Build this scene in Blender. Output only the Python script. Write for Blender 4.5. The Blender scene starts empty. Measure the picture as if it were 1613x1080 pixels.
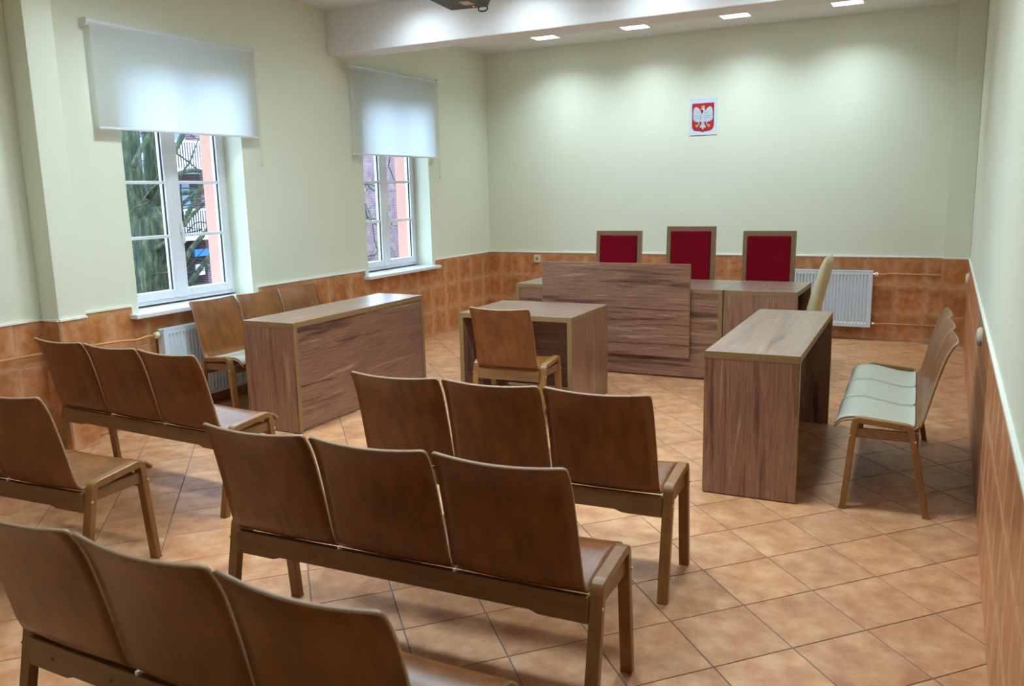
import bpy, bmesh, math, random
from mathutils import Vector, Matrix
random.seed(7)
S = bpy.context.scene
COL = S.collection

# ------------------------------------------------------------------ camera
CAM = Vector((5.0899, -9.2463, 1.5860))
YAW, PIT, ROL, FPX = -0.479855, 0.179251, -0.023137, 1316.56
fw = Vector((math.sin(YAW)*math.cos(PIT), math.cos(YAW)*math.cos(PIT), -math.sin(PIT)))
ri = Vector((math.cos(YAW), -math.sin(YAW), 0.0))
up = ri.cross(fw)
RR = math.cos(ROL)*ri + math.sin(ROL)*up
UU = -math.sin(ROL)*ri + math.cos(ROL)*up
cd = bpy.data.cameras.new('camera')
cam = bpy.data.objects.new('camera', cd); COL.objects.link(cam)
M = Matrix.Identity(4)
for i in range(3):
    M[i][0] = RR[i]; M[i][1] = UU[i]; M[i][2] = -fw[i]; M[i][3] = CAM[i]
cam.matrix_world = M
cd.sensor_width = 36.0; cd.sensor_fit = 'HORIZONTAL'
cd.lens = FPX/1613*36; cd.clip_start = 0.02; cd.clip_end = 300
cd.dof.use_dof = True; cd.dof.focus_distance = 5.5; cd.dof.aperture_fstop = 7.0
S.camera = cam

# ------------------------------------------------------------------ world, exposure
w = bpy.data.worlds.new('overcast_sky'); S.world = w; w.use_nodes = True
bg = w.node_tree.nodes['Background']
bg.inputs[0].default_value = (0.58, 0.77, 1.0, 1); bg.inputs[1].default_value = 8.0
S.view_settings.view_transform = 'Standard'; S.view_settings.look = 'None'
S.view_settings.exposure = 0.0; S.view_settings.gamma = 1.0
S.view_settings.use_curve_mapping = False
LAMP_W = 21.0            # watts of each recessed ceiling lamp
ROW_ON = (0.66, 0.42, 1.65, 0.45, 0.0)   # relative output of the lamp rows, from the back wall towards the viewer
SPREAD = (132, 150, 168, 150, 140)
LAMP_C = (0.68, 0.87, 1.0)
DIFF_E = 9.0

# ------------------------------------------------------------------ materials
def nm(name):
    m = bpy.data.materials.new(name); m.use_nodes = True
    nt = m.node_tree; b = nt.nodes['Principled BSDF']
    return m, nt, b
def simple(name, col, rough=0.5, metal=0.0, spec=0.5, noise=0.0, nscale=30.0, bump=0.0):
    m, nt, b = nm(name)
    b.inputs['Roughness'].default_value = rough; b.inputs['Metallic'].default_value = metal
    b.inputs['Specular IOR Level'].default_value = spec
    b.inputs['Base Color'].default_value = (*col, 1)
    tc = nt.nodes.new('ShaderNodeTexCoord'); n = nt.nodes.new('ShaderNodeTexNoise')
    n.inputs['Scale'].default_value = nscale; n.inputs['Detail'].default_value = 4
    nt.links.new(tc.outputs['Object'], n.inputs['Vector'])
    r = nt.nodes.new('ShaderNodeValToRGB')
    k = max(noise, 0.02)
    r.color_ramp.elements[0].position = 0.3; r.color_ramp.elements[1].position = 0.7
    r.color_ramp.elements[0].color = (*[c*(1-k) for c in col], 1)
    r.color_ramp.elements[1].color = (*[min(1, c*(1+k)) for c in col], 1)
    nt.links.new(n.outputs['Fac'], r.inputs[0]); nt.links.new(r.outputs[0], b.inputs['Base Color'])
    if bump:
        bp = nt.nodes.new('ShaderNodeBump'); bp.inputs['Strength'].default_value = bump
        bp.inputs['Distance'].default_value = 0.002
        nt.links.new(n.outputs['Fac'], bp.inputs['Height']); nt.links.new(bp.outputs[0], b.inputs['Normal'])
    return m
def ramp(nt, stops):
    r = nt.nodes.new('ShaderNodeValToRGB'); e = r.color_ramp.elements
    e[0].position, e[0].color = stops[0][0], (*stops[0][1], 1)
    e[1].position, e[1].color = stops[-1][0], (*stops[-1][1], 1)
    for p, c in stops[1:-1]:
        x = e.new(p); x.color = (*c, 1)
    return r
def laminate(name, ax):
    m, nt, b = nm(name)
    tc = nt.nodes.new('ShaderNodeTexCoord'); mp = nt.nodes.new('ShaderNodeMapping')
    sc = [19.0, 19.0, 19.0]; sc[ax] = 1.1
    mp.inputs['Scale'].default_value = sc
    oi = nt.nodes.new('ShaderNodeObjectInfo'); ml = nt.nodes.new('ShaderNodeMath'); ml.operation = 'MULTIPLY'
    ml.inputs[1].default_value = 37.0
    ad = nt.nodes.new('ShaderNodeVectorMath'); ad.operation = 'ADD'
    nt.links.new(oi.outputs['Random'], ml.inputs[0])
    nt.links.new(tc.outputs['Object'], mp.inputs['Vector'])
    nt.links.new(mp.outputs[0], ad.inputs[0]); nt.links.new(ml.outputs[0], ad.inputs[1])
    n1 = nt.nodes.new('ShaderNodeTexNoise'); n1.inputs['Scale'].default_value = 1.0
    n1.inputs['Detail'].default_value = 5; n1.inputs['Roughness'].default_value = 0.65; n1.inputs['Distortion'].default_value = 0.5
    nt.links.new(ad.outputs[0], n1.inputs['Vector'])
    r = ramp(nt, [(0.33, (0.070, 0.028, 0.020)), (0.42, (0.190, 0.084, 0.053)), (0.50, (0.315, 0.155, 0.094)), (0.57, (0.215, 0.102, 0.064)), (0.68, (0.45, 0.262, 0.172))])
    nt.links.new(n1.outputs['Fac'], r.inputs[0])
    # fine grain lines
    mp2 = nt.nodes.new('ShaderNodeMapping'); s2 = [120.0]*3; s2[ax] = 4.0
    mp2.inputs['Scale'].default_value = s2
    n2 = nt.nodes.new('ShaderNodeTexNoise'); n2.inputs['Scale'].default_value = 1.0; n2.inputs['Detail'].default_value = 2
    nt.links.new(tc.outputs['Object'], mp2.inputs['Vector']); nt.links.new(mp2.outputs[0], n2.inputs['Vector'])
    mx = nt.nodes.new('ShaderNodeMix'); mx.data_type = 'RGBA'; mx.blend_type = 'MULTIPLY'; mx.inputs[0].default_value = 0.55
    r2 = ramp(nt, [(0.35, (0.62, 0.60, 0.58)), (0.6, (1.08, 1.08, 1.08))])
    nt.links.new(n2.outputs['Fac'], r2.inputs[0])
    nt.links.new(r.outputs[0], mx.inputs[6]); nt.links.new(r2.outputs[0], mx.inputs[7])
    nt.links.new(mx.outputs[2], b.inputs['Base Color'])
    b.inputs['Roughness'].default_value = 0.38; b.inputs['Specular IOR Level'].default_value = 0.7
    b.inputs['Coat Weight'].default_value = 0.8; b.inputs['Coat Roughness'].default_value = 0.28
    return m
LAM = [laminate('walnut_laminate_%s' % a, i) for i, a in enumerate('xyz')]
def veneer(name, dark, light, ax=2, rough=0.33, vs=26.0):
    m, nt, b = nm(name)
    tc = nt.nodes.new('ShaderNodeTexCoord'); mp = nt.nodes.new('ShaderNodeMapping')
    s = [vs]*3; s[ax] = 3.0; mp.inputs['Scale'].default_value = s
    oi = nt.nodes.new('ShaderNodeObjectInfo'); ml = nt.nodes.new('ShaderNodeMath'); ml.operation = 'MULTIPLY'; ml.inputs[1].default_value = 23.0
    ad = nt.nodes.new('ShaderNodeVectorMath'); ad.operation = 'ADD'
    nt.links.new(oi.outputs['Random'], ml.inputs[0]); nt.links.new(tc.outputs['Object'], mp.inputs[0])
    nt.links.new(mp.outputs[0], ad.inputs[0]); nt.links.new(ml.outputs[0], ad.inputs[1])
    n = nt.nodes.new('ShaderNodeTexNoise'); n.inputs['Scale'].default_value = 1; n.inputs['Detail'].default_value = 5
    nt.links.new(ad.outputs[0], n.inputs[0])
    nb = nt.nodes.new('ShaderNodeTexNoise'); nb.inputs['Scale'].default_value = 6; nb.inputs['Detail'].default_value = 3
    ad2 = nt.nodes.new('ShaderNodeVectorMath'); ad2.operation = 'ADD'
    nt.links.new(tc.outputs['Object'], ad2.inputs[0]); nt.links.new(ml.outputs[0], ad2.inputs[1]); nt.links.new(ad2.outputs[0], nb.inputs[0])
    av = nt.nodes.new('ShaderNodeMix'); av.data_type = 'FLOAT'; av.inputs[0].default_value = 0.5
    nt.links.new(n.outputs['Fac'], av.inputs[2]); nt.links.new(nb.outputs['Fac'], av.inputs[3])
    r = ramp(nt, [(0.34, dark), (0.66, light)])
    nt.links.new(av.outputs[0], r.inputs[0]); nt.links.new(r.outputs[0], b.inputs['Base Color'])
    b.inputs['Roughness'].default_value = rough; b.inputs['Specular IOR Level'].default_value = 0.55
    return m
PLY = veneer('stained_beech_plywood', (0.150, 0.047, 0.009), (0.275, 0.102, 0.020))
PLYEDGE = simple('plywood_edge_highlight', (0.36, 0.22, 0.12), 0.35, noise=0.1)  # paler rim: lamp highlight along the shell edges painted into the colour
BENT = veneer('bentwood_beech', (0.20, 0.085, 0.022), (0.32, 0.15, 0.045), ax=2, rough=0.32, vs=60)
RAILM = veneer('rail_beech', (0.18, 0.085, 0.03), (0.27, 0.14, 0.055), ax=0, rough=0.4, vs=60)
BAND = simple('olive_brown_edge_band', (0.27, 0.165, 0.068), 0.42, noise=0.12, nscale=60)
RED = simple('crimson_upholstery', (0.22, 0.003, 0.012), 0.95, spec=0.12, noise=0.18, nscale=180, bump=0.4)
CREAM = simple('cream_leatherette', (0.62, 0.58, 0.36), 0.45, noise=0.05, nscale=50)
PAD = simple('pale_cream_seat_pad', (0.48, 0.48, 0.38), 0.38, noise=0.03, nscale=80)
WHITE = simple('white_upvc', (0.80, 0.83, 0.87), 0.3)
SILLM = simple('white_sill_board', (0.80, 0.83, 0.85), 0.35)
RADW = simple('white_radiator_enamel', (0.74, 0.85, 0.93), 0.3)
GRILLE = simple('shaded_grille', (0.45, 0.47, 0.5), 0.4)
PLAST = simple('cream_plastic', (0.74, 0.70, 0.50), 0.4)
DARK = simple('charcoal_plastic', (0.022, 0.022, 0.026), 0.45)
DARKB = simple('blue_grey_plastic', (0.03, 0.085, 0.14), 0.35)
PIPE = simple('orange_painted_pipe', (0.62, 0.30, 0.12), 0.35, noise=0.06)
METAL = simple('brushed_metal', (0.5, 0.5, 0.5), 0.3, metal=1.0)
BRASS = simple('brass_screw', (0.7, 0.6, 0.35), 0.35, metal=0.6)
RUBBER = simple('black_rubber', (0.02, 0.02, 0.02), 0.7)
WPLAST = simple('white_plastic', (0.78, 0.79, 0.78), 0.4)
PAPER = simple('white_paper', (0.66, 0.75, 0.86), 0.5)
CRED = simple('printed_red', (0.55, 0.008, 0.02), 0.5)
CWHITE = simple('printed_white', (0.58, 0.66, 0.74), 0.5, noise=0.3, nscale=220)
CGOLD = simple('printed_gold', (0.62, 0.55, 0.16), 0.5)
CGREY = simple('printed_grey', (0.20, 0.27, 0.34), 0.5)
PAINT = simple('pale_yellow_wall_paint', (0.80, 0.835, 0.675), 0.62, spec=0.3, noise=0.02, nscale=1.2)
CEIL = simple('white_ceiling_paint', (0.80, 0.80, 0.80), 0.6, spec=0.3)
SALMON = simple('salmon_facade_render', (0.64, 0.32, 0.24), 0.8, noise=0.05)
GROUT = simple('grey_floor_grout', (0.15, 0.145, 0.15), 0.8, noise=0.15)
WGROUT = simple('sandy_wall_grout', (0.50, 0.36, 0.25), 0.7, noise=0.1)
TRIMM = simple('cream_tile_edge_trim', (0.92, 0.94, 0.84), 0.4)
def tile_mat(name, lo, mid, hi, edge, scale, rough, bumps=0.15):
    m, nt, b = nm(name)
    tc = nt.nodes.new('ShaderNodeTexCoord'); oi = nt.nodes.new('ShaderNodeObjectInfo')
    ml = nt.nodes.new('ShaderNodeMath'); ml.operation = 'MULTIPLY'; ml.inputs[1].default_value = 61.0
    nt.links.new(oi.outputs['Random'], ml.inputs[0])
    ad = nt.nodes.new('ShaderNodeVectorMath'); ad.operation = 'ADD'
    nt.links.new(tc.outputs['Object'], ad.inputs[0]); nt.links.new(ml.outputs[0], ad.inputs[1])
    n = nt.nodes.new('ShaderNodeTexNoise'); n.inputs['Scale'].default_value = scale
    n.inputs['Detail'].default_value = 7; n.inputs['Roughness'].default_value = 0.62
    nt.links.new(ad.outputs[0], n.inputs[0])
    r = ramp(nt, [(0.32, lo), (0.5, mid), (0.68, hi)])
    nt.links.new(n.outputs['Fac'], r.inputs[0])
    out = r.outputs[0]
    if edge:
        # paler worn rim of every tile: chebyshev distance from the tile centre (tile meshes are centred)
        ab = nt.nodes.new('ShaderNodeVectorMath'); ab.operation = 'ABSOLUTE'; nt.links.new(tc.outputs['Object'], ab.inputs[0])
        sp = nt.nodes.new('ShaderNodeSeparateXYZ'); nt.links.new(ab.outputs[0], sp.inputs[0])
        m1 = nt.nodes.new('ShaderNodeMath'); m1.operation = 'MAXIMUM'; nt.links.new(sp.outputs[0], m1.inputs[0]); nt.links.new(sp.outputs[1], m1.inputs[1])
        m2 = nt.nodes.new('ShaderNodeMath'); m2.operation = 'MAXIMUM'; nt.links.new(m1.outputs[0], m2.inputs[0]); nt.links.new(sp.outputs[2], m2.inputs[1])
        mr = nt.nodes.new('ShaderNodeMapRange'); mr.inputs[1].default_value = 0.085; mr.inputs[2].default_value = 0.142
        mr.inputs[3].default_value = 0.0; mr.inputs[4].default_value = 1.0
        nt.links.new(m2.outputs[0], mr.inputs[0])
        mm = nt.nodes.new('ShaderNodeMath'); mm.operation = 'MULTIPLY'; nt.links.new(mr.outputs[0], mm.inputs[0]); nt.links.new(n.outputs['Fac'], mm.inputs[1])
        mx = nt.nodes.new('ShaderNodeMix'); mx.data_type = 'RGBA'
        nt.links.new(mm.outputs[0], mx.inputs[0]); nt.links.new(out, mx.inputs[6]); mx.inputs[7].default_value = (*edge, 1)
        out = mx.outputs[2]
    # per tile tone
    hs = nt.nodes.new('ShaderNodeHueSaturation'); mr2 = nt.nodes.new('ShaderNodeMapRange')
    mr2.inputs[3].default_value = 0.9; mr2.inputs[4].default_value = 1.08
    nt.links.new(oi.outputs['Random'], mr2.inputs[0]); nt.links.new(mr2.outputs[0], hs.inputs['Value'])
    nt.links.new(out, hs.inputs['Color']); nt.links.new(hs.outputs[0], b.inputs['Base Color'])
    b.inputs['Roughness'].default_value = rough; b.inputs['Specular IOR Level'].default_value = 0.5
    bp = nt.nodes.new('ShaderNodeBump'); bp.inputs['Strength'].default_value = bumps; bp.inputs['Distance'].default_value = 0.003
    nt.links.new(n.outputs['Fac'], bp.inputs['Height']); nt.links.new(bp.outputs[0], b.inputs['Normal'])
    return m
FTILE = tile_mat('terracotta_floor_tile', (0.45, 0.19, 0.080), (0.585, 0.285, 0.130), (0.68, 0.39, 0.205), None, 9.0, 0.40)
WTILE = tile_mat('rust_wall_tile', (0.38, 0.125, 0.035), (0.50, 0.195, 0.065), (0.60, 0.28, 0.12), (0.74, 0.44, 0.24), 14.0, 0.36)

def mat_blind():
    m, nt, b = nm('white_blind_fabric')
    b.inputs['Base Color'].default_value = (0.78, 0.76, 0.70, 1); b.inputs['Roughness'].default_value = 0.9
    b.inputs['Specular IOR Level'].default_value = 0.1
    t = nt.nodes.new('ShaderNodeBsdfTranslucent'); t.inputs[0].default_value = (0.85, 0.9, 0.95, 1)
    mx = nt.nodes.new('ShaderNodeMixShader'); mx.inputs[0].default_value = 0.70
    nt.links.new(b.outputs[0], mx.inputs[1]); nt.links.new(t.outputs[0], mx.inputs[2])
    nt.links.new(mx.outputs[0], nt.nodes['Material Output'].inputs[0])
    tc = nt.nodes.new('ShaderNodeTexCoord'); n = nt.nodes.new('ShaderNodeTexNoise'); n.inputs['Scale'].default_value = 400
    nt.links.new(tc.outputs['Object'], n.inputs[0])
    bp = nt.nodes.new('ShaderNodeBump'); bp.inputs['Strength'].default_value = 0.1
    nt.links.new(n.outputs[0], bp.inputs['Height']); nt.links.new(bp.outputs[0], b.inputs['Normal'])
    return m
BLIND = mat_blind()
def mat_glass():
    m, nt, b = nm('window_glass')
    nt.nodes.remove(b)
    tr = nt.nodes.new('ShaderNodeBsdfTransparent'); tr.inputs[0].default_value = (0.93, 0.97, 0.98, 1)
    gl = nt.nodes.new('ShaderNodeBsdfGlossy'); gl.inputs['Roughness'].default_value = 0.02
    fr = nt.nodes.new('ShaderNodeFresnel'); fr.inputs[0].default_value = 1.45
    ge = nt.nodes.new('ShaderNodeNewGeometry'); sb = nt.nodes.new('ShaderNodeMath'); sb.operation = 'SUBTRACT'; sb.inputs[0].default_value = 1.0
    mu = nt.nodes.new('ShaderNodeMath'); mu.operation = 'MULTIPLY'
    nt.links.new(ge.outputs['Backfacing'], sb.inputs[1]); nt.links.new(sb.outputs[0], mu.inputs[0]); nt.links.new(fr.outputs[0], mu.inputs[1])
    mx = nt.nodes.new('ShaderNodeMixShader')
    nt.links.new(mu.outputs[0], mx.inputs[0]); nt.links.new(tr.outputs[0], mx.inputs[1]); nt.links.new(gl.outputs[0], mx.inputs[2])
    nt.links.new(mx.outputs[0], nt.nodes['Material Output'].inputs[0])
    return m
GLASS = mat_glass()
def mat_emit(name, col, e):
    m, nt, b = nm(name)
    b.inputs['Emission Color'].default_value = (*col, 1); b.inputs['Emission Strength'].default_value = e
    b.inputs['Base Color'].default_value = (0.9, 0.9, 0.9, 1)
    return m
LAMPM = mat_emit('lamp_diffuser', (0.95, 0.97, 1.0), DIFF_E)
LED = mat_emit('red_standby_light', (1.0, 0.12, 0.05), 1.5)
def mat_brick():
    m, nt, b = nm('weathered_red_brick')
    tc = nt.nodes.new('ShaderNodeTexCoord'); sp = nt.nodes.new('ShaderNodeSeparateXYZ'); cb = nt.nodes.new('ShaderNodeCombineXYZ')
    nt.links.new(tc.outputs['Object'], sp.inputs[0]); nt.links.new(sp.outputs[1], cb.inputs[0]); nt.links.new(sp.outputs[2], cb.inputs[1])
    br = nt.nodes.new('ShaderNodeTexBrick'); br.inputs['Scale'].default_value = 1.0
    br.inputs['Brick Width'].default_value = 0.26; br.inputs['Row Height'].default_value = 0.08; br.inputs['Mortar Size'].default_value = 0.012
    br.inputs['Color1'].default_value = (0.20, 0.075, 0.065, 1); br.inputs['Color2'].default_value = (0.12, 0.06, 0.075, 1); br.inputs['Mortar'].default_value = (0.24, 0.22, 0.24, 1)
    nt.links.new(cb.outputs[0], br.inputs[0])
    n = nt.nodes.new('ShaderNodeTexNoise'); n.inputs['Scale'].default_value = 2.5; n.inputs['Detail'].default_value = 6
    nt.links.new(tc.outputs['Object'], n.inputs[0])
    mx = nt.nodes.new('ShaderNodeMix'); mx.data_type = 'RGBA'; mx.blend_type = 'MULTIPLY'; mx.inputs[0].default_value = 0.8
    r = ramp(nt, [(0.35, (0.6, 0.6, 0.75)), (0.65, (1.3, 1.15, 1.15))])
    nt.links.new(n.outputs[0], r.inputs[0]); nt.links.new(br.outputs[0], mx.inputs[6]); nt.links.new(r.outputs[0], mx.inputs[7])
    nt.links.new(mx.outputs[2], b.inputs['Base Color']); b.inputs['Roughness'].default_value = 0.9
    return m
BRICK = mat_brick()
def mat_bark():
    m, nt, b = nm('mossy_bark')
    tc = nt.nodes.new('ShaderNodeTexCoord'); mp = nt.nodes.new('ShaderNodeMapping'); mp.inputs['Scale'].default_value = (9, 9, 2.2)
    n = nt.nodes.new('ShaderNodeTexNoise'); n.inputs['Scale'].default_value = 2.2; n.inputs['Detail'].default_value = 7; n.inputs['Roughness'].default_value = 0.7
    nt.links.new(tc.outputs['Object'], mp.inputs[0]); nt.links.new(mp.outputs[0], n.inputs[0])
    r = ramp(nt, [(0.32, (0.010, 0.018, 0.016)), (0.46, (0.030, 0.050, 0.030)), (0.56, (0.072, 0.095, 0.042)), (0.68, (0.15, 0.16, 0.10))])
    nt.links.new(n.outputs[0], r.inputs[0]); nt.links.new(r.outputs[0], b.inputs['Base Color']); b.inputs['Roughness'].default_value = 0.95
    bp = nt.nodes.new('ShaderNodeBump'); bp.inputs['Strength'].default_value = 0.8; bp.inputs['Distance'].default_value = 0.03
    nt.links.new(n.outputs[0], bp.inputs['Height']); nt.links.new(bp.outputs[0], b.inputs['Normal'])
    return m
BARK = mat_bark()
LAWN = simple('brown_winter_lawn', (0.10, 0.085, 0.045), 0.95, noise=0.4, nscale=3)
PANELB = simple('blue_grey_balcony_panel', (0.10, 0.15, 0.26), 0.5, noise=0.1)
RAILW = simple('white_steel_railing', (0.75, 0.8, 0.85), 0.5)
SIGNB = simple('blue_sign_board', (0.02, 0.19, 0.45), 0.5)
DARKW = simple('dark_window_glass', (0.03, 0.04, 0.06), 0.15)

# ------------------------------------------------------------------ helpers
def box(bm, x0, x1, y0, y1, z0, z1, bev=0.0):
    vs = [bm.verts.new(p) for p in ((x0,y0,z0),(x1,y0,z0),(x1,y1,z0),(x0,y1,z0),(x0,y0,z1),(x1,y0,z1),(x1,y1,z1),(x0,y1,z1))]
    fs = [bm.faces.new([vs[i] for i in f]) for f in ((0,3,2,1),(4,5,6,7),(0,1,5,4),(1,2,6,5),(2,3,7,6),(3,0,4,7))]
    if bev:
        es = list({e for f in fs for e in f.edges})
        bmesh.ops.bevel(bm, geom=es, offset=bev, segments=2, affect='EDGES', profile=0.5)
def prism(bm, pts, axis, a0, a1):
    """extrude a 2-D outline between a0 and a1 along an axis (0: pts are y,z; 1: x,z; 2: x,y)"""
    def P(p, a):
        return ((a, p[0], p[1]), (p[0], a, p[1]), (p[0], p[1], a))[axis]
    lo = [bm.verts.new(P(p, a0)) for p in pts]; hi = [bm.verts.new(P(p, a1)) for p in pts]
    n = len(pts)
    bm.faces.new(lo[::-1]); bm.faces.new(hi)
    for i in range(n):
        bm.faces.new((lo[i], lo[(i+1) % n], hi[(i+1) % n], hi[i]))
def tube(bm, pts, rads, seg=10, cap=True):
    pts = [Vector(p) for p in pts]
    if not hasattr(rads, '__len__'): rads = [rads]*len(pts)
    rings = []; ref = None
    for i, p in enumerate(pts):
        t = (pts[min(i+1, len(pts)-1)] - pts[max(i-1, 0)]).normalized()
        if ref is None:
            ref = t.orthogonal().normalized()
        ref = (ref - t*ref.dot(t)).normalized(); bi = t.cross(ref)
        rings.append([bm.verts.new(p + rads[i]*(math.cos(2*math.pi*k/seg)*ref + math.sin(2*math.pi*k/seg)*bi)) for k in range(seg)])
    for a, b in zip(rings, rings[1:]):
        for k in range(seg):
            bm.faces.new((a[k], a[(k+1) % seg], b[(k+1) % seg], b[k]))
    if cap:
        bm.faces.new(rings[0][::-1]); bm.faces.new(rings[-1])
def sweep(bm, path, w0, w1, thick):
    """bent strip: path is outer line in (y,z); strip lies between x=w0 and x=w1, thick inward (to the right of travel)"""
    n = len(path); outs = []; ins = []
    for i in range(n):
        a = Vector(path[max(i-1, 0)]); b = Vector(path[min(i+1, n-1)])
        t = (b-a).normalized(); nr = Vector((t.y, -t.x))
        outs.append(Vector(path[i])); ins.append(Vector(path[i]) + nr*thick)
    R = []
    for o, i_ in zip(outs, ins):
        R.append([bm.verts.new((w0, o.x, o.y)), bm.verts.new((w1, o.x, o.y)), bm.verts.new((w1, i_.x, i_.y)), bm.verts.new((w0, i_.x, i_.y))])
    for a, b in zip(R, R[1:]):
        for k in range(4):
            bm.faces.new((a[k], a[(k+1) % 4], b[(k+1) % 4], b[k]))
    bm.faces.new(R[0][::-1]); bm.faces.new(R[-1])
def roundpath(pts, rad, seg=6):
    out = [pts[0]]
    for i in range(1, len(pts)-1):
        a, b, c = Vector(pts[i-1]), Vector(pts[i]), Vector(pts[i+1])
        u = (a-b).normalized(); v = (c-b).normalized()
        ang = u.angle(v); d = rad/math.tan(ang/2)
        p0 = b+u*d; p1 = b+v*d
        for k in range(seg+1):
            t = k/seg
            out.append(tuple((1-t)**2*p0 + 2*t*(1-t)*b + t*t*p1))
    out.append(pts[-1]); return out
def fin(name, bm, mat, parent=None, smooth=False, bev=0.0, mats=None):
    bmesh.ops.recalc_face_normals(bm, faces=bm.faces[:])
    me = bpy.data.meshes.new(name); bm.to_mesh(me); bm.free()
    for m_ in (mats or [mat]): me.materials.append(m_)
    if smooth:
        me.polygons.foreach_set('use_smooth', [True]*len(me.polygons))
    o = bpy.data.objects.new(name, me); COL.objects.link(o)
    if parent is not None: o.parent = parent
    if bev:
        b = o.modifiers.new('bevel', 'BEVEL'); b.width = bev; b.segments = 2; b.limit_method = 'ANGLE'; b.angle_limit = math.radians(40)
    return o
def bx(name, mat, parent, *a, bev=0.0):
    bm = bmesh.new(); box(bm, *a); return fin(name, bm, mat, parent, bev=bev)
def tag(o, label, cat=None, group=None, kind=None):
    if label: o['label'] = label
    if cat: o['category'] = cat
    if group: o['group'] = group
    if kind: o['kind'] = kind
    return o
def thing(name, label, cat, loc=(0, 0, 0), rz=0.0, group=None):
    o = bpy.data.objects.new(name, None); COL.objects.link(o)
    o.location = loc; o.rotation_euler = (0, 0, rz); o.empty_display_size = 0.1
    return tag(o, label, cat, group)
def struct(name, bm, mat, label, **k):
    o = fin(name, bm, mat, **k); o['kind'] = 'structure'; o['label'] = label; o['category'] = name.split('_')[0] if not name.startswith('ceiling_beam') else 'beam'
    return o
def dup(root, loc, rz, label, group=None):
    r = root.copy(); COL.objects.link(r); r.location = loc; r.rotation_euler = (0, 0, rz); r['label'] = label
    if group: r['group'] = group
    for ch in list(root.children):
        c = ch.copy(); COL.objects.link(c); c.parent = r
        for g in list(ch.children):
            d = g.copy(); COL.objects.link(d); d.parent = c
    return r

# ------------------------------------------------------------------ room
RX, FY, HC, HW = 5.303, -10.3, 3.22, 0.846
ROW = 0.282
PILX, PILY = 5.070, -0.12         # boxed corner at back right
CX, CY0, CY1 = 0.175, -5.948, -5.758   # column on the left wall
BY0, BY1, BZ = -2.969, -2.687, 2.836   # ceiling beam
W1 = (-5.22, -4.10); W2 = (-2.52, -1.35); SILL = 0.795
SPRING, APEX = 2.60, 2.735

bm = bmesh.new(); box(bm, -0.41, RX+0.2, FY-0.2, 0.2, -0.25, -0.003)
floor = struct('floor', bm, GROUT, 'tiled floor of terracotta squares laid diagonally with grey grout')

bm = bmesh.new(); box(bm, -0.41, RX+0.2, 0.0, 0.2, -0.02, 3.4)
wall_back = struct('wall_back', bm, PAINT, 'pale yellow back wall behind the judges bench')
bm = bmesh.new(); box(bm, RX, RX+0.2, FY, 0.0, -0.02, 3.4)
wall_right = struct('wall_right', bm, PAINT, 'pale painted wall along the right edge of the picture')
bm = bmesh.new(); box(bm, -0.41, RX+0.2, FY-0.2, FY, -0.02, 3.4)
wall_front = struct('wall_front', bm, PAINT, 'pale wall behind the viewer')
bm = bmesh.new(); box(bm, PILX, RX-0.001, PILY, -0.001, 0.0, HC)
trim_corner = struct('trim_1', bm, PAINT, 'boxed-in pipe corner at the right end of the back wall', bev=0.004)
bm = bmesh.new(); box(bm, 0.001, CX, CY0, CY1, 0.0, HC)
trim_col = struct('trim_2', bm, PAINT, 'painted column projecting from the left wall before the first window', bev=0.006)
bm = bmesh.new(); box(bm, 0.0, RX, BY0, BY1, BZ, HC+0.02)
beam = struct('ceiling_beam', bm, CEIL, 'white ceiling beam crossing the room above the second window', bev=0.008)

# left wall with two arched window openings, inner leaf painted, outer leaf salmon
def arch(y0, y1, n=12):
    ym = (y0+y1)/2; hw = (y1-y0)/2; h = APEX-SPRING; R = (hw*hw+h*h)/(2*h); zc = APEX-R
    a = math.asin(hw/R)
    return [(ym+R*math.sin(-a+2*a*i/n), zc+R*math.cos(-a+2*a*i/n)) for i in range(n+1)]
bm = bmesh.new()
segs = [(FY, W1[0]), (W1[1], W2[0]), (W2[1], 0.0)]
for a, b in segs: box(bm, -0.2, 0.0, a, b, -0.02, 3.4)
for a, b in (W1, W2):
    box(bm, -0.2, 0.0, a, b, -0.02, SILL-0.03)
    pts = arch(a, b); prism(bm, [(a, 3.4)] + pts + [(b, 3.4)], 0, -0.2, 0.0)
wall_left = struct('wall_left', bm, PAINT, 'pale yellow left wall with two arched window openings')
bm = bmesh.new()
OI = 0.05
outs = [(FY, W1[0]+OI), (W1[1]-OI, W2[0]+OI), (W2[1]-OI, 0.2)]
for a, b in outs: box(bm, -0.41, -0.265, a, b, -2.0, 3.4)
for a, b in (W1, W2):
    box(bm, -0.41, -0.265, a+OI, b-OI, -2.0, SILL+0.02); box(bm, -0.41, -0.265, a+OI, b-OI, 2.60, 3.4)
bmf = fin('facade', bm, SALMON, wall_left); bmf['label'] = 'salmon-coloured outer face of the wall'
bm = bmesh.new()
for a, b in segs: box(bm, -0.27, -0.2, a, b, -0.02, 3.4)
for a, b in (W1, W2):
    box(bm, -0.27, -0.2, a, b, -0.02, SILL-0.03); box(bm, -0.27, -0.2, a, b, 2.62, 3.4)
fin('wall_core', bm, PAINT, wall_left)

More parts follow.
